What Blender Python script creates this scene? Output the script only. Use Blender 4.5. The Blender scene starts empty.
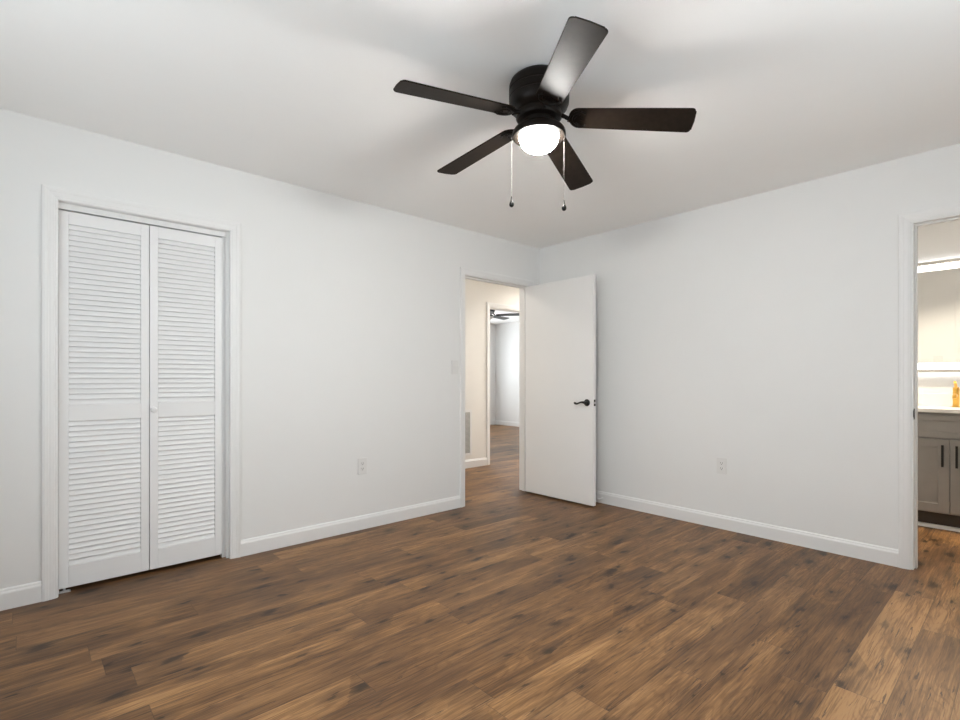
import bpy, bmesh, math, random
from mathutils import Vector, Matrix

random.seed(7)
S = bpy.context.scene
COL = S.collection
PI = math.pi

# ------------------------------------------------------------------ camera, world, exposure
H = 1.133                         # lens height
YAW = math.radians(47.857)
cam_d = bpy.data.cameras.new('camera')
cam_d.sensor_fit = 'HORIZONTAL'
cam_d.sensor_width = 36.0
cam_d.lens = 503.0 / 960.0 * 36.0
cam_d.shift_x = 0.0
cam_d.shift_y = 18.0 / 960.0
cam_d.clip_start = 0.02
cam = bpy.data.objects.new('camera', cam_d)
cam.location = (0, 0, H)
cam.rotation_euler = (PI / 2, 0, YAW - PI / 2)
COL.objects.link(cam)
S.camera = cam

S.view_settings.view_transform = 'Standard'
S.view_settings.look = 'None'
S.view_settings.gamma = 1.0
S.view_settings.use_curve_mapping = False
S.view_settings.exposure = 0.05
S.cycles.use_denoising = True
S.cycles.use_light_tree = False
S.cycles.max_bounces = 14
S.cycles.diffuse_bounces = 8
S.cycles.caustics_reflective = False
S.cycles.caustics_refractive = False
S.cycles.sample_clamp_indirect = 10.0

w = bpy.data.worlds.new('world')
S.world = w
w.use_nodes = True
w.node_tree.nodes['Background'].inputs[0].default_value = (0.75, 0.86, 1.0, 1)
w.node_tree.nodes['Background'].inputs[1].default_value = 0.25


def area(name, loc, direction, sx, sy, power, color, spread=180):
    d = bpy.data.lights.new(name, 'AREA')
    d.shape = 'RECTANGLE'
    d.size = sx
    d.size_y = sy
    d.energy = power
    d.color = color
    d.spread = math.radians(spread)
    o = bpy.data.objects.new(name, d)
    o.location = loc
    o.rotation_euler = Vector(direction).to_track_quat('-Z', 'Z').to_euler()
    COL.objects.link(o)
    return o


# room extents
RX0, RX1, RY0, RY1, CH = -0.62, 3.86, -0.52, 3.367, 2.44
WT = 0.12
DAY = (0.875, 0.955, 1.0)
# daylight entering through the two windows behind the camera and the one of the far bedroom
area('daylight_back', (1.55, RY0 - 0.06, 1.45), (0, 1, 0.3), 1.72, 1.28, 20.5, DAY)
area('daylight_side', (RX0 - 0.06, 1.5, 1.45), (1, 0, 0.3), 1.52, 1.28, 22, DAY)
area('daylight_far', (6.6, 8.75, 1.45), (0, -1, 0), 1.8, 1.3, 80, (0.92, 0.97, 1.0))
sl_ = bpy.data.lights.new('bath_lamp', 'SPOT')
sl_.energy = 175
sl_.color = (1.0, 0.88, 0.70)
sl_.spot_size = math.radians(132)
sl_.spot_blend = 0.6
sl_.shadow_soft_size = 0.06
so_ = bpy.data.objects.new('bath_lamp', sl_)
so_.location = (4.90, 0.45, 2.375)
COL.objects.link(so_)
area('hall_fill_lamp', (5.7, 4.1, 2.36), (0, 0, -1), 0.22, 0.22, 34, (1.0, 0.96, 0.90))  # added lamp, out of view, brightens the hallway wall
area('hall_lamp', (2.75, 4.1, 2.36), (0, 0, -1), 0.22, 0.22, 8, (1.0, 0.94, 0.86))


# ------------------------------------------------------------------ materials
def new_mat(name):
    m = bpy.data.materials.new(name)
    m.use_nodes = True
    nt = m.node_tree
    b = nt.nodes['Principled BSDF']
    return m, nt, b


def simple(name, col, rough=0.5, metal=0.0, spec=0.5, var=0.04, scale=6.0, bump=0.0, bscale=200.0, emit=None, estr=0.0):
    """plain finish with a faint procedural variation and optional fine bump"""
    m, nt, b = new_mat(name)
    N, L = nt.nodes, nt.links
    tc = N.new('ShaderNodeTexCoord')
    nz = N.new('ShaderNodeTexNoise')
    nz.inputs['Scale'].default_value = scale
    nz.inputs['Detail'].default_value = 3
    L.new(tc.outputs['Object'], nz.inputs['Vector'])
    mx = N.new('ShaderNodeMix')
    mx.data_type = 'RGBA'
    lo = [max(0, c * (1 - var)) for c in col]
    hi = [min(1, c * (1 + var)) for c in col]
    mx.inputs[6].default_value = (*lo, 1)
    mx.inputs[7].default_value = (*hi, 1)
    L.new(nz.outputs['Fac'], mx.inputs[0])
    L.new(mx.outputs[2], b.inputs['Base Color'])
    b.inputs['Roughness'].default_value = rough
    b.inputs['Metallic'].default_value = metal
    b.inputs['Specular IOR Level'].default_value = spec
    if bump > 0:
        n2 = N.new('ShaderNodeTexNoise')
        n2.inputs['Scale'].default_value = bscale
        n2.inputs['Detail'].default_value = 2
        L.new(tc.outputs['Object'], n2.inputs['Vector'])
        bp = N.new('ShaderNodeBump')
        bp.inputs['Strength'].default_value = bump
        bp.inputs['Distance'].default_value = 0.002
        L.new(n2.outputs['Fac'], bp.inputs['Height'])
        L.new(bp.outputs['Normal'], b.inputs['Normal'])
    if emit:
        b.inputs['Emission Color'].default_value = (*emit, 1)
        b.inputs['Emission Strength'].default_value = estr
    return m


def floor_mat():
    m, nt, b = new_mat('oak_planks')
    N, L = nt.nodes, nt.links

    def val(x):
        return x

    def math_(op, a, b_=None, c=None, clamp=False):
        n = N.new('ShaderNodeMath')
        n.operation = op
        n.use_clamp = clamp
        for i, x in enumerate((a, b_, c)):
            if x is None:
                continue
            if isinstance(x, (int, float)):
                n.inputs[i].default_value = x
            else:
                L.new(x, n.inputs[i])
        return n.outputs[0]

    def comb(x, y, z):
        n = N.new('ShaderNodeCombineXYZ')
        for i, q in enumerate((x, y, z)):
            if isinstance(q, (int, float)):
                n.inputs[i].default_value = q
            else:
                L.new(q, n.inputs[i])
        return n.outputs[0]

    def noise(vec, scale, detail, rough=0.55, dist=0.0):
        n = N.new('ShaderNodeTexNoise')
        n.inputs['Scale'].default_value = scale
        n.inputs['Detail'].default_value = detail
        n.inputs['Roughness'].default_value = rough
        n.inputs['Distortion'].default_value = dist
        L.new(vec, n.inputs['Vector'])
        return n.outputs['Fac']

    def mapr(x, a, b_, c=0.0, d=1.0, smooth=True):
        n = N.new('ShaderNodeMapRange')
        n.interpolation_type = 'SMOOTHSTEP' if smooth else 'LINEAR'
        n.clamp = True
        L.new(x, n.inputs[0])
        for i, q in enumerate((a, b_, c, d)):
            n.inputs[i + 1].default_value = q
        return n.outputs[0]

    def mix(f, a, b_, mode='MIX'):
        n = N.new('ShaderNodeMix')
        n.data_type = 'RGBA'
        n.blend_type = mode
        if isinstance(f, (int, float)):
            n.inputs[0].default_value = f
        else:
            L.new(f, n.inputs[0])
        for i, q in ((6, a), (7, b_)):
            if isinstance(q, tuple):
                n.inputs[i].default_value = (*q, 1)
            else:
                L.new(q, n.inputs[i])
        return n.outputs[2]

    W, LEN = 0.155, 1.22
    tc = N.new('ShaderNodeTexCoord')
    sp = N.new('ShaderNodeSeparateXYZ')
    L.new(tc.outputs['Object'], sp.inputs[0])
    X, Y = sp.outputs[0], sp.outputs[1]
    yr = math_('DIVIDE', math_('SUBTRACT', Y, 0.5), W)
    row = math_('FLOOR', yr)
    vf = math_('SUBTRACT', yr, row)
    wn = N.new('ShaderNodeTexWhiteNoise')
    wn.noise_dimensions = '1D'
    L.new(row, wn.inputs['W'])
    xo = math_('ADD', math_('DIVIDE', X, LEN), math_('MULTIPLY', wn.outputs['Value'], 7.31))
    colm = math_('FLOOR', xo)
    uf = math_('SUBTRACT', xo, colm)
    wn2 = N.new('ShaderNodeTexWhiteNoise')
    wn2.noise_dimensions = '2D'
    L.new(comb(row, colm, 0.0), wn2.inputs['Vector'])
    pid = wn2.outputs['Value']
    sc = N.new('ShaderNodeSeparateColor')
    L.new(wn2.outputs['Color'], sc.inputs[0])
    pid2 = sc.outputs[1]
    z1 = math_('MULTIPLY', pid, 91.7)
    # slow drift across the board, streaks, fine pores
    broad = noise(comb(math_('MULTIPLY', X, 1.6), math_('MULTIPLY', Y, 9.0), z1), 1.0, 3, 0.5, 0.6)
    streak = noise(comb(math_('MULTIPLY', X, 2.6), math_('MULTIPLY', Y, 46.0), z1), 1.0, 6, 0.72, 0.4)
    fine = noise(comb(math_('MULTIPLY', X, 6.0), math_('MULTIPLY', Y, 190.0), z1), 1.0, 4, 0.7)
    # cathedral figure
    fig = noise(comb(math_('MULTIPLY', X, 1.3), math_('MULTIPLY', Y, 10.0), z1), 1.0, 1.5, 0.45, 0.25)
    ring = math_('SINE', math_('MULTIPLY', fig, 120.0))
    ringm = mapr(ring, 0.2, 1.0)
    # knots and the dark cloud around them
    vo = N.new('ShaderNodeTexVoronoi')
    vo.voronoi_dimensions = '2D'
    vo.feature = 'F1'
    vo.inputs['Scale'].default_value = 1.0
    wob = noise(comb(math_('MULTIPLY', X, 4.0), math_('MULTIPLY', Y, 14.0), z1), 1.0, 4, 0.65)
    L.new(comb(math_('ADD', math_('ADD', math_('MULTIPLY', X, 3.4), z1), math_('MULTIPLY', wob, 0.75)),
               math_('ADD', math_('MULTIPLY', Y, 7.0), math_('MULTIPLY', wob, 0.80)), 0.0), vo.inputs['Vector'])
    vsep = N.new('ShaderNodeSeparateColor')
    L.new(vo.outputs['Color'], vsep.inputs[0])
    ksz = math_('ADD', 0.55, math_('MULTIPLY', math_('POWER', vsep.outputs[1], 2.0), 1.3))
    kd = math_('DIVIDE', math_('ADD', vo.outputs['Distance'], math_('MULTIPLY', math_('SUBTRACT', fine, 0.5), 0.16)), ksz)
    has = mapr(vsep.outputs[0], 0.30, 0.60)
    core = math_('MULTIPLY', mapr(kd, 0.15, 0.03), has)
    cloud = math_('MULTIPLY', math_('MULTIPLY', mapr(kd, 0.72, 0.02), has), mapr(streak, 0.30, 0.62, 1.0, 0.45))
    # thin dark cracks
    cr = noise(comb(math_('MULTIPLY', X, 3.2), math_('MULTIPLY', Y, 52.0), math_('ADD', z1, 13.0)), 1.0, 5, 0.65, 1.2)
    crack = mapr(cr, 0.605, 0.655)

    tone = math_('ADD', math_('ADD', math_('MULTIPLY', broad, 0.75), 0.0), math_('MULTIPLY', streak, 0.70))
    tone = math_('ADD', tone, math_('MULTIPLY', math_('SUBTRACT', pid, 0.5), 0.20))
    tone = math_('ADD', tone, math_('MULTIPLY', math_('SUBTRACT', fine, 0.5), 0.90))
    tone = math_('SUBTRACT', tone, math_('MULTIPLY', ringm, 0.08))
    # rows from the bathroom threshold outwards lightened: part board tone, part painted-in bathroom light
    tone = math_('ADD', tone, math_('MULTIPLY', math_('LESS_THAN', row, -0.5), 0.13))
    cr_ = N.new('ShaderNodeValToRGB')
    el = cr_.color_ramp.elements
    el[0].position = 0.38
    el[0].color = (*FLOOR_C[0], 1)
    el[1].position = 1.12 if False else 1.0
    el[1].color = (*FLOOR_C[3], 1)
    e = el.new(0.60)
    e.color = (*FLOOR_C[1], 1)
    e = el.new(0.80)
    e.color = (*FLOOR_C[2], 1)
    L.new(tone, cr_.inputs[0])
    c = cr_.outputs[0]
    # some boards greyer, some redder
    c = mix(mapr(pid2, 0.0, 1.0, 0.0, 0.35, False), c, (0.120, 0.064, 0.034))
    c = mix(math_('MULTIPLY', cloud, 0.80), c, (0.058, 0.032, 0.018))
    c = mix(math_('MULTIPLY', crack, 0.80), c, (0.050, 0.028, 0.018))
    c = mix(math_('MULTIPLY', core, 0.85), c, (0.016, 0.009, 0.006))
    # seams
    ev = math_('MINIMUM', vf, math_('SUBTRACT', 1.0, vf))
    eu = math_('MINIMUM', uf, math_('SUBTRACT', 1.0, uf))
    sv = mapr(ev, 0.004, 0.013, 1.0, 0.0)
    su = mapr(eu, 0.0005, 0.0017, 1.0, 0.0)
    seam = math_('MAXIMUM', sv, su)
    c = mix(math_('MULTIPLY', seam, 0.50), c, (0.045, 0.026, 0.017))
    L.new(c, b.inputs['Base Color'])
    ro = math_('ADD', 0.34, math_('MULTIPLY', fine, 0.16))
    L.new(ro, b.inputs['Roughness'])
    b.inputs['Specular IOR Level'].default_value = 0.28
    bp = N.new('ShaderNodeBump')
    bp.inputs['Strength'].default_value = 0.25
    bp.inputs['Distance'].default_value = 0.0012
    hgt = math_('SUBTRACT', math_('MULTIPLY', fine, 0.5), math_('MULTIPLY', seam, 1.2))
    hgt = math_('SUBTRACT', hgt, math_('MULTIPLY', crack, 0.5))
    L.new(hgt, bp.inputs['Height'])
    L.new(bp.outputs['Normal'], b.inputs['Normal'])
    return m


FLOOR_C = ((0.062, 0.030, 0.013), (0.142, 0.070, 0.027), (0.252, 0.129, 0.050), (0.42, 0.232, 0.098))


def blade_mat():
    m, nt, b = new_mat('espresso_blade')
    N, L = nt.nodes, nt.links
    tc = N.new('ShaderNodeTexCoord')
    nz = N.new('ShaderNodeTexNoise')
    nz.inputs['Scale'].default_value = 40
    nz.inputs['Detail'].default_value = 5
    L.new(tc.outputs['Object'], nz.inputs['Vector'])
    mx = N.new('ShaderNodeMix')
    mx.data_type = 'RGBA'
    mx.inputs[6].default_value = (0.008, 0.0056, 0.0042, 1)
    mx.inputs[7].default_value = (0.022, 0.016, 0.012, 1)
    L.new(nz.outputs['Fac'], mx.inputs[0])
    L.new(mx.outputs[2], b.inputs['Base Color'])
    b.inputs['Roughness'].default_value = 0.40
    b.inputs['Specular IOR Level'].default_value = 0.05
    return m


def bowl_mat():
    """frosted glass lit by the bulbs inside: hottest at the bottom, paler towards the rim"""
    m, nt, b = new_mat('lit_frosted_glass')
    N, L = nt.nodes, nt.links
    tc = N.new('ShaderNodeTexCoord')
    sp = N.new('ShaderNodeSeparateXYZ')
    L.new(tc.outputs['Generated'], sp.inputs[0])
    mr = N.new('ShaderNodeMapRange')
    mr.interpolation_type = 'SMOOTHSTEP'
    L.new(sp.outputs[2], mr.inputs[0])
    mr.inputs[1].default_value = 1.0
    mr.inputs[2].default_value = 0.15
    mr.inputs[3].default_value = 300.0
    mr.inputs[4].default_value = BOWL_STR
    b.inputs['Base Color'].default_value = (0.9, 0.87, 0.8, 1)
    b.inputs['Roughness'].default_value = 0.35
    b.inputs['Emission Color'].default_value = (1.0, 0.98, 0.94, 1)
    L.new(mr.outputs[0], b.inputs['Emission Strength'])
    return m


BOWL_STR = 300.0

M_WALL = simple('wall_paint', (0.785, 0.79, 0.785), 0.62, var=0.01, bump=0.06, bscale=260)
M_CEIL = simple('ceiling_paint', (0.945, 0.95, 0.945), 0.85, var=0.012, bump=0.08, bscale=160)
M_TRIM = simple('trim_paint', (0.80, 0.803, 0.80), 0.38, var=0.01)
M_DOOR = simple('door_paint', (0.82, 0.818, 0.808), 0.42, var=0.012)
M_LOUV = simple('louver_paint', (0.82, 0.825, 0.828), 0.45, var=0.01)
M_HALL = simple('hall_paint', (0.81, 0.795, 0.765), 0.62, var=0.012, bump=0.05, bscale=260)
M_BATH = simple('bath_paint', (0.74, 0.745, 0.75), 0.55, var=0.012, bump=0.05, bscale=260)
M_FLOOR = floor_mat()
M_BRONZE = simple('oil_rubbed_bronze', (0.008, 0.0055, 0.004), 0.40, metal=0.0, spec=0.14, var=0.35, scale=30)
M_BLADE = blade_mat()
M_BOWL = bowl_mat()
M_CHAIN = simple('bead_chain', (0.13, 0.12, 0.11), 0.6, metal=0.0, spec=0.2, var=0.05)
M_PEND = simple('black_pull', (0.006, 0.005, 0.004), 0.5, spec=0.2, var=0.2)
M_BLACK = simple('matte_black_metal', (0.010, 0.010, 0.010), 0.38, metal=0.3, var=0.2)
M_PLASTIC = simple('white_plastic', (0.74, 0.74, 0.73), 0.40, var=0.01)
M_SLOT = simple('dark_slot', (0.04, 0.04, 0.04), 0.6, var=0.1)
M_STEEL = simple('zinc_steel', (0.70, 0.71, 0.72), 0.35, metal=0.5, var=0.08)
M_VENT = simple('vent_enamel', (0.30, 0.297, 0.288), 0.45, var=0.03)
M_CAB = simple('grey_cabinet', (0.315, 0.300, 0.282), 0.45, var=0.05, scale=12)
M_TOE = simple('toe_board', (0.060, 0.048, 0.038), 0.6, var=0.1)
M_QUARTZ = simple('white_quartz', (0.80, 0.78, 0.76), 0.25, var=0.03, scale=18)
M_GOLD = simple('brushed_gold', (0.83, 0.50, 0.12), 0.30, metal=1.0, var=0.06, scale=40)
M_MIRROR = simple('mirror_glass', (0.92, 0.92, 0.92), 0.02, metal=1.0, var=0.0)
M_MFRAME = simple('brushed_frame', (0.45, 0.44, 0.42), 0.45, metal=0.5, var=0.04)
M_LED = simple('led_strip', (0.9, 0.9, 0.88), 0.4, var=0.0, emit=(1.0, 0.96, 0.90), estr=3.0)
M_LEDB = simple('led_back', (0.9, 0.9, 0.88), 0.4, var=0.0, emit=(1.0, 0.97, 0.93), estr=9.0)
M_LAMP = simple('lamp_diffuser', (0.9, 0.9, 0.88), 0.4, var=0.0, emit=(1.0, 0.92, 0.80), estr=18.0)
M_FARBLADE = simple('slate_blade', (0.045, 0.055, 0.062), 0.4, var=0.1)
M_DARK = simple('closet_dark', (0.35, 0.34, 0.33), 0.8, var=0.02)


# ------------------------------------------------------------------ mesh helpers
class MB:
    """collects shapes into one mesh"""
    def __init__(self):
        self.v, self.f = [], []

    def add(self, vs, fs):
        n = len(self.v)
        self.v += [tuple(p) for p in vs]
        self.f += [tuple(i + n for i in q) for q in fs]
        return self

    def box(self, x0, x1, y0, y1, z0, z1):
        x0, x1 = min(x0, x1), max(x0, x1)
        y0, y1 = min(y0, y1), max(y0, y1)
        z0, z1 = min(z0, z1), max(z0, z1)
        return self.add([(x0, y0, z0), (x1, y0, z0), (x1, y1, z0), (x0, y1, z0),
                         (x0, y0, z1), (x1, y0, z1), (x1, y1, z1), (x0, y1, z1)],
                        [(0, 3, 2, 1), (4, 5, 6, 7), (0, 1, 5, 4), (1, 2, 6, 5), (2, 3, 7, 6), (3, 0, 4, 7)])

    def loft(self, rings, closed=True, caps=True):
        """rings of equal length joined in order"""
        n = len(rings[0])
        vs = [p for r in rings for p in r]
        fs = []
        for i in range(len(rings) - 1):
            for j in range(n if closed else n - 1):
                k = (j + 1) % n
                fs.append((i * n + j, i * n + k, (i + 1) * n + k, (i + 1) * n + j))
        if caps:
            fs.append(tuple(range(n - 1, -1, -1)))
            fs.append(tuple((len(rings) - 1) * n + j for j in range(n)))
        return self.add(vs, fs)

    def lathe(self, prof, c=(0, 0, 0), n=48, axis='Z'):
        """prof: list of (radius, height); closed at ends when radius > 0"""
        rings = []
        for r, h in prof:
            ring = []
            for j in range(n):
                a = 2 * PI * j / n
                p = (max(r, 1e-5) * math.cos(a), max(r, 1e-5) * math.sin(a), h)
                if axis == 'X':
                    p = (p[2], p[0], p[1])
                elif axis == 'Y':
                    p = (p[1], p[2], p[0])
                ring.append((c[0] + p[0], c[1] + p[1], c[2] + p[2]))
            rings.append(ring)
        return self.loft(rings)

    def tube(self, pts, rad, n=10):
        pts = [Vector(p) for p in pts]
        rings = []
        up = None
        for i, p in enumerate(pts):
            t = (pts[min(i + 1, len(pts) - 1)] - pts[max(i - 1, 0)]).normalized()
            if up is None:
                up = Vector((0, 0, 1)) if abs(t.z) < 0.9 else Vector((1, 0, 0))
            s = t.cross(up).normalized()
            up = s.cross(t).normalized()
            r = rad[i] if isinstance(rad, (list, tuple)) else rad
            rings.append([p + (s * math.cos(2 * PI * j / n) + up * math.sin(2 * PI * j / n)) * r for j in range(n)])
        return self.loft(rings)

    def prism(self, poly, f0, f1):
        """poly: 2-D points; f0/f1 map (a,b) -> 3-D for the two caps"""
        return self.loft([[f0(*p) for p in poly], [f1(*p) for p in poly]])

    def build(self, name, mat, parent=None, bevel=0.0, smooth=False, seg=2):
        me = bpy.data.meshes.new(name)
        org, q = Vector((0, 0, 0)), parent
        while q is not None and q.parent is not None:
            q = q.parent
        if q is not None and q.get('_world'):
            org = Vector(q.location)
        me.from_pydata([tuple(Vector(p) - org) for p in self.v], [], self.f)
        me.validate()
        bm = bmesh.new()
        bm.from_mesh(me)
        bmesh.ops.recalc_face_normals(bm, faces=bm.faces)
        bm.to_mesh(me)
        bm.free()
        me.materials.append(mat)
        o = bpy.data.objects.new(name, me)
        COL.objects.link(o)
        if parent is not None:
            o.parent = parent
        if smooth:
            for p in me.polygons:
                p.use_smooth = True
            me.set_sharp_from_angle(angle=math.radians(35))
        if bevel > 0:
            b = o.modifiers.new('bevel', 'BEVEL')
            b.width = bevel
            b.segments = seg
            b.limit_method = 'ANGLE'
            b.angle_limit = math.radians(40)
        return o


def tag(o, label=None, cat=None, group=None, kind=None):
    if label:
        o['label'] = label
    if cat:
        o['category'] = cat
    if group:
        o['group'] = group
    if kind:
        o['kind'] = kind
    return o


def empty(name, loc, rotz=0.0):
    o = bpy.data.objects.new(name, None)
    o.empty_display_size = 0.1
    o.location = loc
    o.rotation_euler = (0, 0, rotz)
    COL.objects.link(o)
    return o


def struct(name, mb, mat, label, cat, bevel=0.0, parent=None):
    o = mb.build(name, mat, parent, bevel)
    tag(o, label, cat, kind='structure')
    return o


# ------------------------------------------------------------------ the shell
FX1, FY1 = 8.59, 8.92
FZ = 0.008        # finished floor level
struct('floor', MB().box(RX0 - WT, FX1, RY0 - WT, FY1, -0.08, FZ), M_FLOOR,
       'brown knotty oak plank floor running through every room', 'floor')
struct('ceiling', MB().box(RX0 - WT, FX1, RY0 - WT, FY1, CH, CH + 0.1), M_CEIL,
       'smooth flat white ceiling above the fan', 'ceiling')

# openings: closet, entry door (left wall), bathroom (right wall)
C0, C1, CHD = 0.128, 0.946, 2.046       # closet clear opening in x, head height
E0, E1, EHD = 2.870, 3.692, 2.037       # entry
B0, B1, BHD = -0.343, 0.481, 2.041      # bathroom, in y
JT = 0.018                              # jamb board
WY0, WY1 = RY1, RY1 + WT
wl = MB()
for a, b_ in ((RX0 - WT, C0 - JT), (C1 + JT, E0 - JT), (E1 + JT, 3.98)):
    wl.box(a, b_, WY0, WY1, 0, CH)
wl.box(C0 - JT, C1 + JT, WY0, WY1, CHD + JT, CH)
wl.box(E0 - JT, E1 + JT, WY0, WY1, EHD + JT, CH)
struct('wall_left', wl, M_WALL, 'white bedroom wall holding the louvered closet and the entry doorway', 'wall')
wr = MB()
WX0, WX1 = RX1, RX1 + WT
wr.box(WX0, WX1, B1 + JT, WY0, 0, CH)
wr.box(WX0, WX1, RY0 - WT, B0 - JT, 0, CH)
wr.box(WX0, WX1, B0 - JT, B1 + JT, BHD + JT, CH)
struct('wall_right', wr, M_WALL, 'white bedroom wall between the open door and the bathroom doorway', 'wall')


def windowed(along, fixed, sign, a0, a1, wa0, wa1, wz0, wz1):
    """wall with one window hole; along = 'x' or 'y'"""
    mb = MB()
    f0, f1 = (fixed, fixed + sign * WT)

    def bx(p, q, z0, z1):
        if along == 'x':
            mb.box(p, q, f0, f1, z0, z1)
        else:
            mb.box(f0, f1, p, q, z0, z1)
    bx(a0, wa0, 0, CH)
    bx(wa1, a1, 0, CH)
    bx(wa0, wa1, 0, wz0)
    bx(wa0, wa1, wz1, CH)
    return mb


def window(name, along, fixed, sign, wa0, wa1, wz0, wz1, label):
    mb = MB()
    y0, y1 = fixed + sign * 0.085, fixed + sign * 0.115

    def bx(p, q, z0, z1):
        if along == 'x':
            mb.box(p, q, y0, y1, z0, z1)
        else:
            mb.box(y0, y1, p, q, z0, z1)
    t = 0.04
    bx(wa0, wa1, wz0, wz0 + t)
    bx(wa0, wa1, wz1 - t, wz1)
    bx(wa0, wa0 + t, wz0, wz1)
    bx(wa1 - t, wa1, wz0, wz1)
    bx(wa0, wa1, (wz0 + wz1) / 2 - t / 2, (wz0 + wz1) / 2 + t / 2)
    struct(name, mb, M_TRIM, label, 'window', 0.003)


struct('wall_back', windowed('x', RY0, -1, RX0 - WT, 3.86, 0.65, 2.45, 0.75, 2.15), M_WALL,
       'white bedroom wall behind the viewer with a wide window', 'wall')
struct('wall_side', windowed('y', RX0, -1, RY0, WY0, 0.7, 2.3, 0.75, 2.15), M_WALL,
       'white bedroom wall opposite the bathroom doorway with a window', 'wall')
window('window_1', 'x', RY0, -1, 0.65, 2.45, 0.75, 2.15, 'white sash window frame in the wall behind the viewer')
window('window_2', 'y', RX0, -1, 0.7, 2.3, 0.75, 2.15, 'white sash window frame opposite the bathroom doorway')

# closet interior
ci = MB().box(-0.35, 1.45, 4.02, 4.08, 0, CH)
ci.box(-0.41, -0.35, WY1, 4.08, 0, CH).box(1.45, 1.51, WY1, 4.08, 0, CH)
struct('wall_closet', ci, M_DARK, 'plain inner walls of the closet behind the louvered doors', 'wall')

# hall and far bedroom
HY = 4.765
H0, H1, HHD = 4.485, 5.300, 2.05        # opening from hall to far bedroom
wh = MB().box(1.51, H0 - JT, HY, HY + WT, 0, CH).box(H1 + JT, FX1, HY, HY + WT, 0, CH)
wh.box(H0 - JT, H1 + JT, HY, HY + WT, HHD + JT, CH)
struct('wall_hall', wh, M_HALL, 'warm white hallway wall with the return air vent, past the entry doorway', 'wall')
we = MB().box(1.51, 1.57, WY1, HY, 0, CH).box(6.8, 6.9, WY1, HY, 0, CH)
we.box(3.98, 6.9, WY0, WY1, 0, CH)
struct('wall_hall_end', we, M_HALL, 'warm white wall closing the hallway beyond the entry doorway', 'wall')
FRX, FRY = 8.47, 8.80
wf = windowed('x', FRY, 1, 3.4, FRX, 5.6, 7.6, 0.75, 2.15)
wf.box(FRX, FRX + WT, HY + WT, FRY + WT, 0, CH).box(3.4, 3.5, HY + WT, FRY, 0, CH)
struct('wall_far_bedroom', wf, M_WALL, 'cool white walls of the bedroom across the hallway', 'wall')

# bathroom
BX = 5.53
struct('wall_bathroom', MB().box(BX, BX + WT, -1.6, 1.3, 0, CH), M_BATH, 'pale bathroom wall behind the lit mirror', 'wall')
struct('wall_bathroom_left', MB().box(WX1, BX, 1.2, 1.3, 0, CH), M_BATH, 'pale bathroom wall left of the vanity', 'wall')
struct('wall_bathroom_right', MB().box(WX1, BX, -1.6, -1.5, 0, CH), M_BATH, 'pale bathroom wall far right of the vanity', 'wall')
struct('wall_bathroom_near', MB().box(WX0, WX1, -1.6, RY0 - WT, 0, CH), M_BATH, 'pale bathroom wall continuing past the bedroom', 'wall')
struct('ceiling_bathroom', MB().box(WX0, BX + WT, -1.6, RY0 - WT, CH, CH + 0.1), M_CEIL,
       'white bathroom ceiling strip beyond the doorway', 'ceiling')
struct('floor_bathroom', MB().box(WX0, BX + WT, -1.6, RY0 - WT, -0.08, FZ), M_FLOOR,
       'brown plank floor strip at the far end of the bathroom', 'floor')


# ------------------------------------------------------------------ trim
# profile: (offset across the board from the inner edge, thickness)
CAS = [(0.0, 0.0), (0.0, 0.008), (0.006, 0.010), (0.010, 0.0105), (0.013, 0.0125), (0.026, 0.0145), (0.030, 0.0145),
       (0.034, 0.0165), (0.047, 0.018), (0.051, 0.0165), (0.055, 0.0165), (0.057, 0.012), (0.057, 0.0)]


def casing(mb, a0, a1, head, P, k=1.0):
    """mitred U-shaped casing round an opening; P(a, t, z) -> world"""
    path = [((a0, FZ), (-1, 0)), ((a0, head), (-1, 1)), ((a1, head), (1, 1)), ((a1, FZ), (1, 0))]
    rings = []
    for (a, z), (da, dz) in path:
        rings.append([P(a + da * u * k, t, z + dz * u * k) for u, t in CAS])
    mb.loft(rings)


def jamb(mb, a0, a1, head, depth, P, stop=None):
    """jamb boards lining an opening; depth runs from t=0 (room face) to -depth"""
    def bx(p, q, z0, z1, t0, t1):
        c = [P(p, t0, z0), P(q, t1, z1)]
        mb.box(c[0][0], c[1][0], c[0][1], c[1][1], c[0][2], c[1][2])
    bx(a0 - JT, a0, FZ, head, 0.0, -depth)
    bx(a1, a1 + JT, FZ, head, 0.0, -depth)
    bx(a0 - JT, a1 + JT, head, head + JT, 0.0, -depth)
    if stop:
        s0, s1 = stop
        bx(a0, a0 + 0.010, FZ, head - 0.010, -s0, -s1)
        bx(a1 - 0.010, a1, FZ, head - 0.010, -s0, -s1)
        bx(a0, a1, head - 0.010, head, -s0, -s1)


RV = 0.006
PL = lambda a, t, z: (a, RY1 - t, z)          # on the left wall, t proud into the room
PR = lambda a, t, z: (RX1 - t, a, z)          # on the right wall
PLb = lambda a, t, z: (a, WY1 + t, z)
PRb = lambda a, t, z: (WX1 + t, a, z)
PH = lambda a, t, z: (a, HY - t, z)

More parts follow.
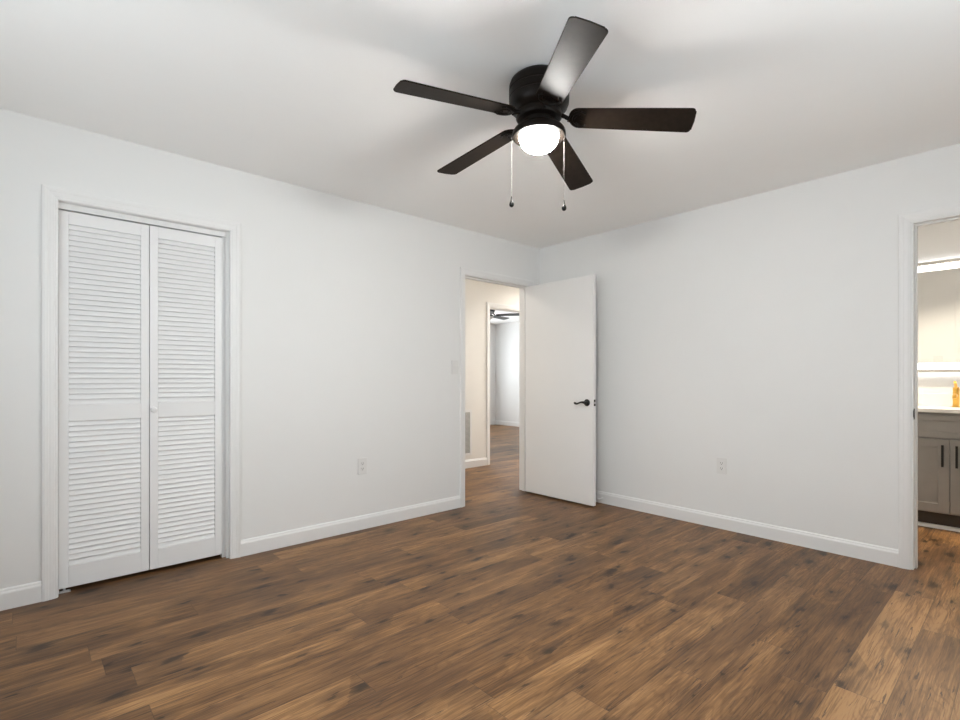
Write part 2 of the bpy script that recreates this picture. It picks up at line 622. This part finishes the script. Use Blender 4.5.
t1 = MB()
casing(t1, C0 - 0.004, C1 + 0.001, CHD + 0.002, PL, 1.07)
jamb(t1, C0, C1, CHD, WT, PL)
t1.box(0.9165, C1, RY1 + 0.054, RY1 + 0.090, FZ, CHD).box(C1 - 0.014, C1, RY1 + 0.022, RY1 + 0.034, FZ, CHD)
t1.box(C0, C1, RY1 + 0.040, RY1 + 0.085, 2.016, CHD)      # bifold track
struct('trim_1', t1, M_TRIM, 'white moulded casing and jambs around the louvered closet', 'door trim')
t2 = MB()
casing(t2, E0 - RV, E1 + RV, EHD + RV, PL)
casing(t2, E0 - RV, E1 + RV, EHD + RV, PLb)
jamb(t2, E0, E1, EHD, WT, PL, (0.04, 0.075))
struct('trim_2', t2, M_TRIM, 'white moulded casing and jambs around the entry doorway to the hall', 'door trim')
t3 = MB()
casing(t3, B0 - 0.011, B1 + 0.011, BHD + 0.008, PR, 0.97)
casing(t3, B0 - RV, B1 + RV, BHD + RV, PRb)
jamb(t3, B0, B1, BHD, WT, PR, (0.045, 0.08))
t3o = struct('trim_3', t3, M_TRIM, 'white moulded casing and jambs around the bathroom doorway', 'door trim')
sp_ = MB().box(RX1 + 0.004, RX1 + 0.036, B1 - 0.0022, B1 + 0.001, 0.890, 0.952)
sp_.prism([(-0.010, 0.0), (0.012, 0.0), (0.012, 0.010), (0.004, 0.013), (-0.006, 0.012)],
          lambda a, b_: (RX1 - 0.001 - b_ * 0.5, B1 - 0.0022 + 0.0 * a, 0.921 + a * 1.9),
          lambda a, b_: (RX1 - 0.001 - b_ * 0.5, B1 + 0.0006, 0.921 + a * 1.9))
sp_.build('strike_plate', M_BLACK, t3o)
t4 = MB()
casing(t4, H0 - RV, H1 + RV, HHD + RV, PH)
jamb(t4, H0, H1, HHD, WT, PH, (0.04, 0.075))
struct('trim_4', t4, M_TRIM, 'white casing around the bedroom doorway across the hall', 'door trim')

BB = [(0.0, 0.0), (0.013, 0.0), (0.013, 0.086), (0.0115, 0.092), (0.0085, 0.097), (0.0075, 0.104), (0.004, 0.109), (0.0, 0.110)]


def baseboard(name, p0, p1, nrm, label, mat=None):
    """board along p0-p1 with nrm pointing into the room"""
    mb = MB()
    n = Vector((*nrm, 0))
    rings = [[Vector((*p, 0)) + n * t + Vector((0, 0, max(z, FZ))) for t, z in BB] for p in (p0, p1)]
    mb.loft(rings)
    struct(name, mb, mat or M_TRIM, label, 'baseboard')


CW = 0.057
baseboard('baseboard_left', (RX0, RY1), (C0 - 0.004 - CW * 1.07, RY1), (0, -1), 'white baseboard at the left edge, left of the louvered closet')
baseboard('baseboard_left.001', (C1 + 0.001 + CW * 1.07, RY1), (E0 - RV - CW, RY1), (0, -1),
          'white baseboard between the louvered closet and the entry doorway')
baseboard('baseboard_right', (RX1, B1 + 0.011 + CW * 0.97), (RX1, RY1), (-1, 0), 'white baseboard between the open door and the bathroom doorway')
baseboard('baseboard_back', (RX0, RY0), (RX1, RY0), (0, 1), 'white baseboard under the wide window behind the viewer')
baseboard('baseboard_side', (RX0, RY0), (RX0, RY1), (1, 0), 'white baseboard under the side window')
baseboard('baseboard_hall', (1.57, HY), (H0 - RV - CW, HY), (0, -1), 'white baseboard in the hall below the return air vent')
baseboard('baseboard_far_bedroom', (3.5, FRY), (FRX, FRY), (0, -1), 'white baseboard on the far wall of the bedroom across the hall')
baseboard('baseboard_far_bedroom.001', (FRX, HY + WT), (FRX, FRY), (-1, 0), 'white baseboard on the right wall of the bedroom across the hall')

# ------------------------------------------------------------------ louvered closet door
DY = RY1 + 0.050            # front face of the leaves
DT = 0.028
d1 = empty('door_1', (0.531, DY, 0.0))
d1['_world'] = 1
tag(d1, 'white louvered bifold closet door with a small round knob', 'door', kind='structure')
LX = [(0.1305, 0.5292), (0.5328, 0.9145)]
DZ0, DZ1 = 0.030, 2.010
for i, (x0, x1) in enumerate(LX):
    leaf = MB()
    sw = 0.040
    leaf.box(x0, x0 + sw, DY, DY + DT, DZ0, DZ1).box(x1 - sw, x1, DY, DY + DT, DZ0, DZ1)
    for z0, z1 in ((DZ0, 0.142), (0.905, 0.990), (1.944, DZ1)):
        leaf.box(x0 + sw, x1 - sw, DY, DY + DT, z0, z1)
    lf = leaf.build('door_leaf', M_LOUV, d1, 0.0015)
    for z0, z1, n in ((0.990, 1.944, 34), (0.142, 0.905, 27)):
        lv = MB()
        p = (z1 - z0) / n
        for k in range(n):
            zc = z0 + (k + 0.5) * p
            # slat slopes down towards the room, lapping the one below it
            y_f, y_b = DY + 0.003, DY + 0.0165
            zf, zb = zc - p * 0.47, zc + p * 0.60
            poly = [(y_f + 0.0005, zf), (y_f, zf + 0.001), (y_f, zf + 0.003), (y_b, zb), (y_b + 0.0065, zb - 0.002), (y_f + 0.008, zf)]
            lv.prism(poly, lambda a, b_: (x0 + sw, a, min(max(b_, z0), z1)), lambda a, b_: (x1 - sw, a, min(max(b_, z0), z1)))
        lv.build('louvers', M_LOUV, lf)
    if i == 1:
        kz = 0.952
        kb = MB()
        prof = [(0.010, 0.0), (0.008, 0.003), (0.006, 0.008), (0.0065, 0.012), (0.0135, 0.016), (0.0165, 0.021), (0.0165, 0.026), (0.0135, 0.031), (0.0, 0.033)]
        kb.lathe([(r, -h) for r, h in prof], (x0 + 0.016, DY, kz), 24, 'Y')
        kb.build('knob', M_LOUV, lf, smooth=True)
for z in (0.33, 1.02, 1.70):
    hg = MB().lathe([(0.0035, -0.035), (0.0035, 0.035)], (0.531, DY + DT * 0.6, z), 10)
    hg.build('hinge', M_STEEL, d1)
pb = MB().box(C0 + 0.001, C0 + 0.052, DY - 0.004, DY + 0.030, FZ, FZ + 0.003).box(C0 + 0.001, C0 + 0.004, DY - 0.004, DY + 0.030, FZ, 0.030)
pb.lathe([(0.006, FZ + 0.003), (0.006, 0.031)], (C0 + 0.026, DY + 0.013, 0), 12)
pb.box(C0 + 0.010, C0 + 0.045, DY - 0.004, DY - 0.001, FZ + 0.003, FZ + 0.012)
tag(pb.build('pivot_bracket', M_STEEL, d1), 'zinc floor pivot bracket')

# ------------------------------------------------------------------ open entry door
EX0, EX1 = 3.636, 3.671       # slab faces when swung fully open
EY1, EY0 = RY1 - 0.012, 2.560
d2 = empty('door_2', (EX0 + 0.0175, EY1, 0.0))
d2['_world'] = 1
tag(d2, 'open flat white slab door with a black lever handle', 'door', kind='structure')
MB().box(EX0, EX1, EY0, EY1, 0.026, 2.025).build('door_slab', M_DOOR, d2, 0.002)
hz, hy = 0.918, EY0 + 0.066


def lever(sign, xf):
    rb = MB()
    rb.lathe([(0.030, 0.0), (0.031, sign * 0.003), (0.029, sign * 0.008), (0.020, sign * 0.013), (0.013, sign * 0.017), (0.0115, sign * 0.040), (0.0, sign * 0.042)],
             (xf, hy, hz), 32, 'X')
    ro = rb.build('door_handle', M_BLACK, d2, smooth=True)
    tag(ro, 'black round rose of the lever handle')
    lb = MB()
    xo = xf + sign * 0.042
    pts, rad = [], []
    for k in range(15):
        s = k / 14.0
        pts.append((xo + sign * 0.006 * math.sin(s * PI), hy - 0.006 + s * 0.113, hz + 0.001 + 0.009 * math.sin(s * 2.1 * PI) * (0.4 + 0.6 * s) - 0.006 * s))
        rad.append(0.0125 - 0.0045 * math.sin(s * PI) - 0.0015 * s if s < 0.97 else 0.006)
    lb.tube(pts, rad, 12)
    lb.build('lever', M_BLACK, ro, smooth=True)


lever(-1, EX0)
lever(1, EX1)
lp = MB().box(EX0 + 0.0055, EX1 - 0.0055, EY0 - 0.0012, EY0 + 0.002, hz - 0.028, hz + 0.028)
lpo = lp.build('latch_plate', M_BLACK, d2)
MB().box(EX0 + 0.011, EX1 - 0.011, EY0 - 0.010, EY0 - 0.001, hz - 0.008, hz + 0.008).build('latch_bolt', M_STEEL, lpo, 0.002)
for z in (0.22, 1.03, 1.83):
    hb = MB().lathe([(0.006, z - 0.045), (0.006, z + 0.045)], (EX1 + 0.005, RY1 - 0.0075, 0), 12)
    hb.build('hinge', M_TRIM, d2)

# ------------------------------------------------------------------ outlets, switches, door stop, vent
def outlet(name, loc, rotz, label):
    """plate faces local -y"""
    t = empty(name, loc, rotz)
    tag(t, label, 'outlet')
    MB().box(-0.0365, 0.0365, -0.0085, -0.0022, -0.0595, 0.0595).box(-0.030, 0.030, -0.003, 0.0, -0.053, 0.053).build('cover_plate', M_PLASTIC, t, 0.003)
    for zc in (0.0195, -0.0195):
        r = MB()
        poly = [(0.0165 * math.cos(a) if abs(math.cos(a)) < 0.86 else 0.0145 * math.copysign(1, math.cos(a)), 0.0165 * math.sin(a))
                for a in [2 * PI * k / 24 for k in range(24)]]
        r.prism(poly, lambda a, b_: (a, -0.0083, zc + b_), lambda a, b_: (a, -0.0100, zc + b_))
        ro = r.build('receptacle', M_PLASTIC, t)
        s = MB().box(-0.0078, -0.0055, -0.0106, -0.0096, zc - 0.002, zc + 0.008)
        s.box(0.0055, 0.0078, -0.0106, -0.0096, zc - 0.002, zc + 0.007)
        s.lathe([(0.0028, -0.0106), (0.0028, -0.0096)], (0, 0, zc - 0.008), 12, 'Y')
        s.build('slots', M_SLOT, ro)
    MB().lathe([(0.003, -0.0093), (0.003, -0.0083)], (0, 0, 0), 12, 'Y').build('screw', M_STEEL, t)
    return t


def switch(name, loc, rotz, label):
    t = empty(name, loc, rotz)
    tag(t, label, 'light switch')
    MB().box(-0.0365, 0.0365, -0.0085, -0.0022, -0.0595, 0.0595).box(-0.030, 0.030, -0.003, 0.0, -0.053, 0.053).build('cover_plate', M_PLASTIC, t, 0.003)
    tg = MB()
    tg.prism([(-0.0083, -0.011), (-0.0083, 0.011), (-0.015, 0.010), (-0.016, 0.004)],
             lambda a, b_: (-0.005, a, b_), lambda a, b_: (0.005, a, b_))
    tg.build('toggle', M_PLASTIC, t)
    for z in (0.03, -0.03):
        MB().lathe([(0.003, -0.0093), (0.003, -0.0083)], (0, 0, z), 12, 'Y').build('screw', M_STEEL, t)
    return t


outlet('wall_outlet', (1.862, RY1, 0.478), 0.0, 'white wall outlet between the closet and the entry doorway')
outlet('wall_outlet.001', (RX1, 1.572, 0.478), -PI / 2, 'white wall outlet between the open door and the bathroom doorway')
switch('light_switch', (2.750, RY1, 1.225), 0.0, 'white toggle light switch just left of the entry doorway')
switch('light_switch.001', (WX1, 0.675, 1.30), PI / 2, 'white light switch beside the bathroom doorway, seen in the mirror')

ds = empty('door_stop', (RX1 - 0.013, 2.615, 0.052))
tag(ds, 'small white spring door stop on the baseboard beside the open door', 'door stop')
MB().lathe([(0.011, 0.0), (0.011, -0.004), (0.006, -0.006)], (0, 0, 0), 16, 'X').build('base', M_TRIM, ds, smooth=True)
sp2 = MB()
sp2.tube([(-0.004 - 0.048 * k / 119, 0.0048 * math.cos(k * 0.75), 0.0048 * math.sin(k * 0.75)) for k in range(120)], 0.0013, 6)
sp2.build('spring', M_TRIM, ds, smooth=True)
MB().lathe([(0.006, -0.050), (0.0075, -0.053), (0.0075, -0.062), (0.004, -0.066), (0.0, -0.0665)], (0, 0, 0), 16, 'X').build('bumper', M_PLASTIC, ds, smooth=True)

vx0, vx1, vz0, vz1 = 3.80, 4.168, 0.165, 0.735
vt = empty('return_air_vent', (3.99, HY, vz0))
vt['_world'] = 1
tag(vt, 'tall grey louvered return air vent low on the hallway wall', 'air vent')
fr = MB()
e = 0.030
fr.box(vx0, vx0 + e, HY - 0.008, HY, vz0, vz1).box(vx1 - e, vx1, HY - 0.008, HY, vz0, vz1)
fr.box(vx0 + e, vx1 - e, HY - 0.008, HY, vz0, vz0 + e).box(vx0 + e, vx1 - e, HY - 0.008, HY, vz1 - e, vz1)
fr.build('frame', M_TRIM, vt, 0.002)
sl = MB()
n = 34
for k in range(n):
    z = vz0 + e + (k + 0.5) * (vz1 - vz0 - 2 * e) / n
    sl.prism([(HY - 0.007, z - 0.006), (HY - 0.0062, z - 0.0065), (HY - 0.0005, z + 0.0035), (HY - 0.0015, z + 0.004)],
             lambda a, b_: (vx0 + e, a, b_), lambda a, b_: (vx1 - e, a, b_))
sl.build('louvers', M_VENT, vt)

# ------------------------------------------------------------------ ceiling fan
FXY = (1.669, 1.460)
fan = empty('ceiling_fan', (FXY[0], FXY[1], CH))
tag(fan, 'dark bronze five-blade ceiling fan with a lit glass bowl and two pull chains', 'ceiling fan')


def Z(z):
    return z - CH


hs = MB()
hs.lathe([(0.100, 0.0), (0.112, -0.004), (0.124, -0.014), (0.130, -0.030), (0.131, -0.050), (0.1285, -0.052), (0.1285, -0.056), (0.131, -0.058),
          (0.131, -0.084), (0.1285, -0.086), (0.1285, -0.090), (0.131, -0.092), (0.130, -0.112), (0.124, -0.128), (0.112, -0.140), (0.095, -0.148),
          (0.070, -0.152)], (0, 0, 0), 64)
hs.build('motor_housing', M_BRONZE, fan, smooth=True)
fl = MB()
fl.lathe([(0.098, -0.1485), (0.100, -0.156), (0.100, -0.170), (0.094, -0.178), (0.060, -0.181)], (0, 0, 0), 64)
fl.build('flywheel', M_BRONZE, fan, smooth=True)
nk = MB()
nk.lathe([(0.060, -0.180), (0.072, -0.184), (0.072, -0.200), (0.078, -0.206), (0.094, -0.213), (0.108, -0.222), (0.115, -0.232), (0.1165, -0.245),
          (0.1165, -0.250), (0.113, -0.2540), (0.103, -0.2555), (0.091, -0.2550)], (0, 0, 0), 64)
lk = nk.build('light_fitter', M_BRONZE, fan, smooth=True)
bw = MB()
prof = [(0.086, -0.254), (0.0865, -0.257), (0.0845, -0.260)]
for k in range(1, 15):
    a = k / 14 * PI / 2
    prof.append((0.0830 * math.cos(a), -0.261 - 0.058 * math.sin(a)))
bw.lathe(prof, (0, 0, 0), 64)
tag(bw.build('glass_bowl', M_BOWL, fan, smooth=True), 'glowing frosted glass bowl')

AZ0, PITCH, TX, TY, DR = 163.5, math.radians(-12.1), -0.055, -0.005, -0.085
ZB = Z(2.258)


def bp(az, r, s, dn=0.0):
    """point on a blade: r outwards, s across (counter-clockwise), dn below its surface"""
    ca, sa = math.cos(az), math.sin(az)
    dx = r * ca - s * math.cos(PITCH) * sa
    dy = r * sa + s * math.cos(PITCH) * ca
    return (dx + dn * math.sin(PITCH) * sa * -1, dy + dn * math.sin(PITCH) * ca, ZB + s * math.sin(PITCH) + TX * dx + TY * dy + DR * (r - 0.16) - dn)


for k in range(5):
    az = math.radians(AZ0 + 72 * k)
    R0, R1 = 0.128, 0.643
    wr_, wt_ = 0.112, 0.133
    out = []
    # rounded root, straight flanks, tip with soft corners and a gentle bow
    for j in range(13):
        a = PI / 2 + PI * j / 12
        out.append((R0 + 0.042 + 0.042 * math.cos(a) * 1.0, wr_ / 2 * math.sin(a)))
    # now travelling along s<0 side outwards
    for j in range(1, 5):
        f = j / 5
        out.append((R0 + 0.042 + f * (R1 - 0.028 - R0 - 0.042), -(wr_ + (wt_ - wr_) * f) / 2))
    cr = 0.016
    for j in range(7):
        a = -PI / 2 + (PI / 2) * j / 6
        out.append((R1 - 0.006 - cr + cr * math.cos(a), -(wt_ / 2 - cr) + cr * math.sin(a)))
    for f in (-0.5, 0.0, 0.5):
        out.append((R1 - 0.006 + 0.006 * (1 - f * f * 2.0), f * (wt_ - 2 * cr)))
    for j in range(7):
        a = (PI / 2) * j / 6
        out.append((R1 - 0.006 - cr + cr * math.cos(a), (wt_ / 2 - cr) + cr * math.sin(a)))
    for j in range(4, 0, -1):
        f = j / 5
        out.append((R0 + 0.042 + f * (R1 - 0.028 - R0 - 0.042), (wr_ + (wt_ - wr_) * f) / 2))
    bl = MB()
    bl.prism(out, lambda a, b_: bp(az, a, b_, 0.0), lambda a, b_: bp(az, a, b_, -0.006))
    bo = bl.build('blade', M_BLADE, fan, 0.0015, seg=1)
    # scrolled bracket under the blade root, arm back to the flywheel
    ir = MB()
    arc = []
    for j in range(17):
        a = PI * 0.5 + PI * j / 16
        arc.append(bp(az, R0 + 0.056 + 0.046 * math.cos(a), 0.045 * math.sin(a), 0.004))
    ir.tube(arc, [0.0035 + 0.003 * math.sin(PI * j / 16) for j in range(17)], 8)
    arc = []
    for j in range(13):
        a = PI * 0.5 + PI * j / 12
        arc.append(bp(az, R0 + 0.048 + 0.026 * math.cos(a), 0.028 * math.sin(a), 0.004))
    ir.tube(arc, [0.003 + 0.002 * math.sin(PI * j / 12) for j in range(13)], 8)
    for sg in (1, -1):                      # curled ends with screw bosses
        ir.tube([bp(az, R0 + 0.056 + 0.018 * f, sg * (0.045 - 0.012 * math.sin(f * PI / 2)), 0.004) for f in (0, 0.3, 0.6, 0.85, 1)], [0.0035, 0.0035, 0.004, 0.0045, 0.003], 8)
    tongue = [(R0 - 0.006, -0.013), (R0 + 0.028, -0.022), (R0 + 0.052, -0.014), (R0 + 0.062, 0.0), (R0 + 0.052, 0.014), (R0 + 0.028, 0.022), (R0 - 0.006, 0.013)]
    ir.prism(tongue, lambda a, b_: bp(az, a, b_, 0.001), lambda a, b_: bp(az, a, b_, 0.005))
    ca, sa = math.cos(az), math.sin(az)
    p_out = Vector(bp(az, R0 + 0.004, 0, 0.003))
    p_in = Vector((0.090 * ca, 0.090 * sa, -0.163))
    mid = (p_out + p_in) / 2 + Vector((0, 0, 0.002))
    ir.tube([p_in, p_in * 0.7 + mid * 0.3, mid, p_out * 0.7 + mid * 0.3, p_out], [0.012, 0.010, 0.0085, 0.009, 0.011], 10)
    for q in ((R0 + 0.030, 0.014), (R0 + 0.030, -0.014), (R0 + 0.053, 0.0)):
        c = Vector(bp(az, q[0], q[1], 0.006))
        ir.lathe([(0.0045, 0.003), (0.0045, 0.0), (0.002, -0.0018), (0.0, -0.002)], c, 10)
    ir.build('blade_bracket', M_BRONZE, bo, smooth=True)

# pull chains: left and right as seen from the camera
rt = Vector((math.sin(YAW), -math.cos(YAW), 0))
for sg, zlow in ((-1, 1.924), (1.0, 1.908)):
    off = rt * (0.1165 if sg < 0 else 0.107) * sg
    zt = -0.247
    ch = MB()
    L_ = (CH + zt) - zlow
    ch.tube([off + Vector((0, 0, zt + 0.002)), off + rt * sg * 0.004 + Vector((0, 0, zt - 0.004)), off + rt * sg * 0.003 + Vector((0, 0, zt - 0.02)),
             off + rt * sg * 0.003 + Vector((0, 0, zt - L_))], 0.0005, 6)
    nb = int(L_ / 0.0055)
    for j in range(nb):
        c = off + rt * sg * 0.003 + Vector((0, 0, zt - 0.016 - j * (L_ - 0.016) / nb))
        ch.lathe([(0.0, 0.0011), (0.0008, 0.0008), (0.0011, 0.0), (0.0008, -0.0008), (0.0, -0.0011)], c, 6)
    co = ch.build('pull_chain', M_CHAIN, fan)
    pd = MB()
    c = off + rt * sg * 0.003 + Vector((0, 0, zt - L_))
    pd.lathe([(0.0022, 0.004), (0.0026, 0.0), (0.0028, -0.006), (0.0045, -0.014), (0.0085, -0.023), (0.0105, -0.030), (0.0095, -0.037), (0.0055, -0.042), (0.0, -0.0435)],
             c, 20)
    tag(pd.build('pull_knob', M_PEND, co, smooth=True), 'black teardrop pull at the chain end')

# ------------------------------------------------------------------ fan in the far bedroom
ff = empty('ceiling_fan.001', (6.25, 6.68, CH))
tag(ff, 'small dark ceiling fan in the bedroom across the hallway', 'ceiling fan')
MB().lathe([(0.09, 0.0), (0.12, -0.012), (0.125, -0.06), (0.11, -0.11), (0.07, -0.135), (0.07, -0.16), (0.10, -0.18), (0.10, -0.19), (0.05, -0.195)], (0, 0, 0), 40).build('motor_housing', M_FARBLADE, ff, smooth=True)
b2 = MB()
b2.lathe([(0.095, -0.19)] + [(0.092 * math.cos(a * PI / 20), -0.192 - 0.06 * math.sin(a * PI / 20)) for a in range(0, 11)], (0, 0, 0), 32)
b2.build('glass_bowl', M_PLASTIC, ff, smooth=True)
for k in range(5):
    az = math.radians(13 + 72 * k)
    ca, sa = math.cos(az), math.sin(az)

    def fp(r, s, dz):
        return (r * ca - s * sa, r * sa + s * ca, -0.175 + dz - s * 0.2)
    poly = [(0.16, -0.05), (0.62, -0.066), (0.645, -0.045), (0.65, 0), (0.645, 0.045), (0.62, 0.066), (0.16, 0.05), (0.145, 0)]
    bb = MB()
    bb.prism(poly, lambda a, b_: fp(a, b_, 0.0), lambda a, b_: fp(a, b_, 0.007))
    bo = bb.build('blade', M_FARBLADE, ff)
    ar = MB()
    ar.tube([(0.09 * ca, 0.09 * sa, -0.130), fp(0.13, 0, -0.006), fp(0.20, 0, -0.004)], 0.010, 8)
    ar.build('blade_bracket', M_FARBLADE, bo)

# ------------------------------------------------------------------ bathroom furniture
VX = 5.00                       # front of the doors
VY0, VY1 = -0.04, 0.88
vn = empty('vanity_cabinet', (5.27, 0.42, 0.0))
vn['_world'] = 1
tag(vn, 'grey shaker vanity cabinet with black bar handles in the bathroom', 'vanity cabinet')
MB().box(VX + 0.020, BX - 0.002, VY0, VY1, 0.132, 0.878).build('body', M_CAB, vn, 0.001)
MB().box(VX + 0.075, BX - 0.002, VY0 + 0.005, VY1 - 0.005, FZ, 0.132).build('toe_kick', M_TOE, vn)
qs = MB().prism([(0.0, 0.0), (0.020, 0.0), (0.016, 0.014), (0.009, 0.022), (0.0, 0.026)],
                lambda a, b_: (VX + 0.075 - a, VY0 + 0.005, FZ + b_), lambda a, b_: (VX + 0.075 - a, VY1 - 0.005, FZ + b_))
tag(qs.build('shoe_moulding', M_TRIM, vn), 'white shoe moulding along the cabinet foot')


def shaker(name, y0, y1, z0, z1, rail, parent):
    mb = MB()
    mb.box(VX, VX + 0.019, y0, y0 + rail, z0, z1).box(VX, VX + 0.019, y1 - rail, y1, z0, z1)
    mb.box(VX, VX + 0.019, y0 + rail, y1 - rail, z0, z0 + rail).box(VX, VX + 0.019, y0 + rail, y1 - rail, z1 - rail, z1)
    mb.box(VX + 0.0125, VX + 0.018, y0 + rail - 0.004, y1 - rail + 0.004, z0 + rail - 0.004, z1 - rail + 0.004)
    return mb.build(name, M_CAB, parent, 0.0012)


shaker('drawer_front', VY0 + 0.010, VY1 - 0.010, 0.692, 0.858, 0.040, vn)
for y0, y1, hy_ in ((0.4225, VY1 - 0.010, 0.458), (VY0 + 0.010, 0.4175, 0.382)):
    dr = shaker('cabinet_door', y0, y1, 0.142, 0.680, 0.062, vn)
    hb = MB()
    hb.box(VX - 0.034, VX - 0.024, hy_ - 0.007, hy_ + 0.007, 0.482, 0.642)
    for z in (0.500, 0.624):
        hb.box(VX - 0.025, VX + 0.001, hy_ - 0.004, hy_ + 0.004, z - 0.005, z + 0.005)
    tag(hb.build('bar_handle', M_BLACK, dr, 0.001), 'black bar handle')

ct = empty('vanity_countertop', (5.25, 0.42, 0.878))
ct['_world'] = 1
tag(ct, 'white stone countertop with backsplash on the grey vanity', 'countertop')
MB().box(VX - 0.025, BX, VY0 - 0.012, VY1 + 0.012, 0.8785, 0.906).build('slab', M_QUARTZ, ct, 0.003)
MB().box(BX - 0.020, BX, VY0 - 0.012, VY1 + 0.012, 0.906, 1.005).build('backsplash', M_QUARTZ, ct, 0.002)

fc = empty('faucet', (5.42, 0.42, 0.9065))
tag(fc, 'brushed gold single-lever faucet on the white vanity countertop', 'faucet')
MB().lathe([(0.026, 0.0), (0.026, 0.005), (0.020, 0.007), (0.0195, 0.105), (0.0205, 0.108), (0.0205, 0.116), (0.0, 0.117)], (0, 0, 0), 32).build('faucet_body', M_GOLD, fc, smooth=True)
sb = MB()
sb.tube([(-0.010, 0, 0.085), (-0.050, 0, 0.094), (-0.095, 0, 0.096), (-0.118, 0, 0.090), (-0.124, 0, 0.072)], [0.013, 0.0125, 0.012, 0.012, 0.012], 16)
sb.build('spout', M_GOLD, fc, smooth=True)
lb = MB()
lb.lathe([(0.0195, 0.117), (0.0195, 0.150), (0.014, 0.155), (0.0, 0.156)], (0, 0, 0), 32)
lb.tube([(0.0, 0, 0.146), (-0.02, 0, 0.160), (-0.055, 0, 0.182), (-0.085, 0, 0.195)], [0.011, 0.010, 0.010, 0.009], 12)
lb.build('lever', M_GOLD, fc, smooth=True)

MY0, MY1, MZ0, MZ1 = -0.05, 0.89, 1.176, 2.082
mr_ = empty('bathroom_mirror', (BX - 0.02, 0.42, MZ0))
mr_['_world'] = 1
tag(mr_, 'large rectangular backlit mirror with a glowing border above the vanity', 'mirror')
mf = MB()
f_ = 0.026
X0, X1 = BX - 0.058, BX - 0.030
mf.box(X0, X1, MY0, MY1, MZ0, MZ0 + f_).box(X0, X1, MY0, MY1, MZ1 - f_, MZ1)
mf.box(X0, X1, MY0, MY0 + f_, MZ0 + f_, MZ1 - f_).box(X0, X1, MY1 - f_, MY1, MZ0 + f_, MZ1 - f_)
mf.box(X0 + 0.008, BX, MY0 + 0.10, MY1 - 0.10, MZ0 + 0.10, MZ1 - 0.10)
mf.build('frame', M_MFRAME, mr_)
le = MB()
a0, a1, z0, z1 = MY0 + f_, MY1 - f_, MZ0 + f_, MZ1 - f_
b_ = 0.052
xa, xb = X0 + 0.003, X0 + 0.007
le.box(xa, xb, a0, a1, z0, z0 + b_).box(xa, xb, a0, a1, z1 - b_, z1)
le.box(xa, xb, a0, a0 + b_, z0 + b_, z1 - b_).box(xa, xb, a1 - b_, a1, z0 + b_, z1 - b_)
tag(le.build('light_border', M_LED, mr_), 'glowing frosted border of the mirror')
MB().box(X0 + 0.003, X0 + 0.007, a0 + b_, a1 - b_, z0 + b_, z1 - b_).build('mirror_glass', M_MIRROR, mr_)
bk = MB()
bk.box(X1, X1 + 0.003, MY0 + 0.03, MY1 - 0.03, MZ0 + 0.003, MZ0 + 0.016).box(X1, X1 + 0.003, MY0 + 0.03, MY1 - 0.03, MZ1 - 0.016, MZ1 - 0.003)
bk.box(X1, X1 + 0.003, MY0 + 0.03, MY0 + 0.045, MZ0 + 0.05, MZ1 - 0.05).box(X1, X1 + 0.003, MY1 - 0.045, MY1 - 0.03, MZ0 + 0.05, MZ1 - 0.05)
bk.build('backlight', M_LEDB, mr_)

for nm, x, y, lab in (('flush_ceiling_light', 4.90, 0.45, 'round flush ceiling light in the bathroom, just inside its doorway'),
                      ('flush_ceiling_light.001', 2.75, 4.1, 'round flush ceiling light in the hallway, towards the closet end'),
                      ('hall_fill_light', 5.7, 4.1, 'unseen round flush light added past the far bedroom doorway to brighten the hallway')):  # disc for the added lamp that fills the hallway
    t = empty(nm, (x, y, CH))
    tag(t, lab, 'ceiling light')
    MB().lathe([(0.11, 0.0), (0.115, -0.012), (0.110, -0.026), (0.100, -0.030)], (0, 0, 0), 40).build('base', M_TRIM, t, smooth=True)
    MB().lathe([(0.100, -0.028)] + [(0.098 * math.cos(a * PI / 20), -0.030 - 0.03 * math.sin(a * PI / 20)) for a in range(0, 11)], (0, 0, 0), 40).build('diffuser', M_LAMP, t, smooth=True)

for o in bpy.data.objects:
    if '_world' in o:
        del o['_world']
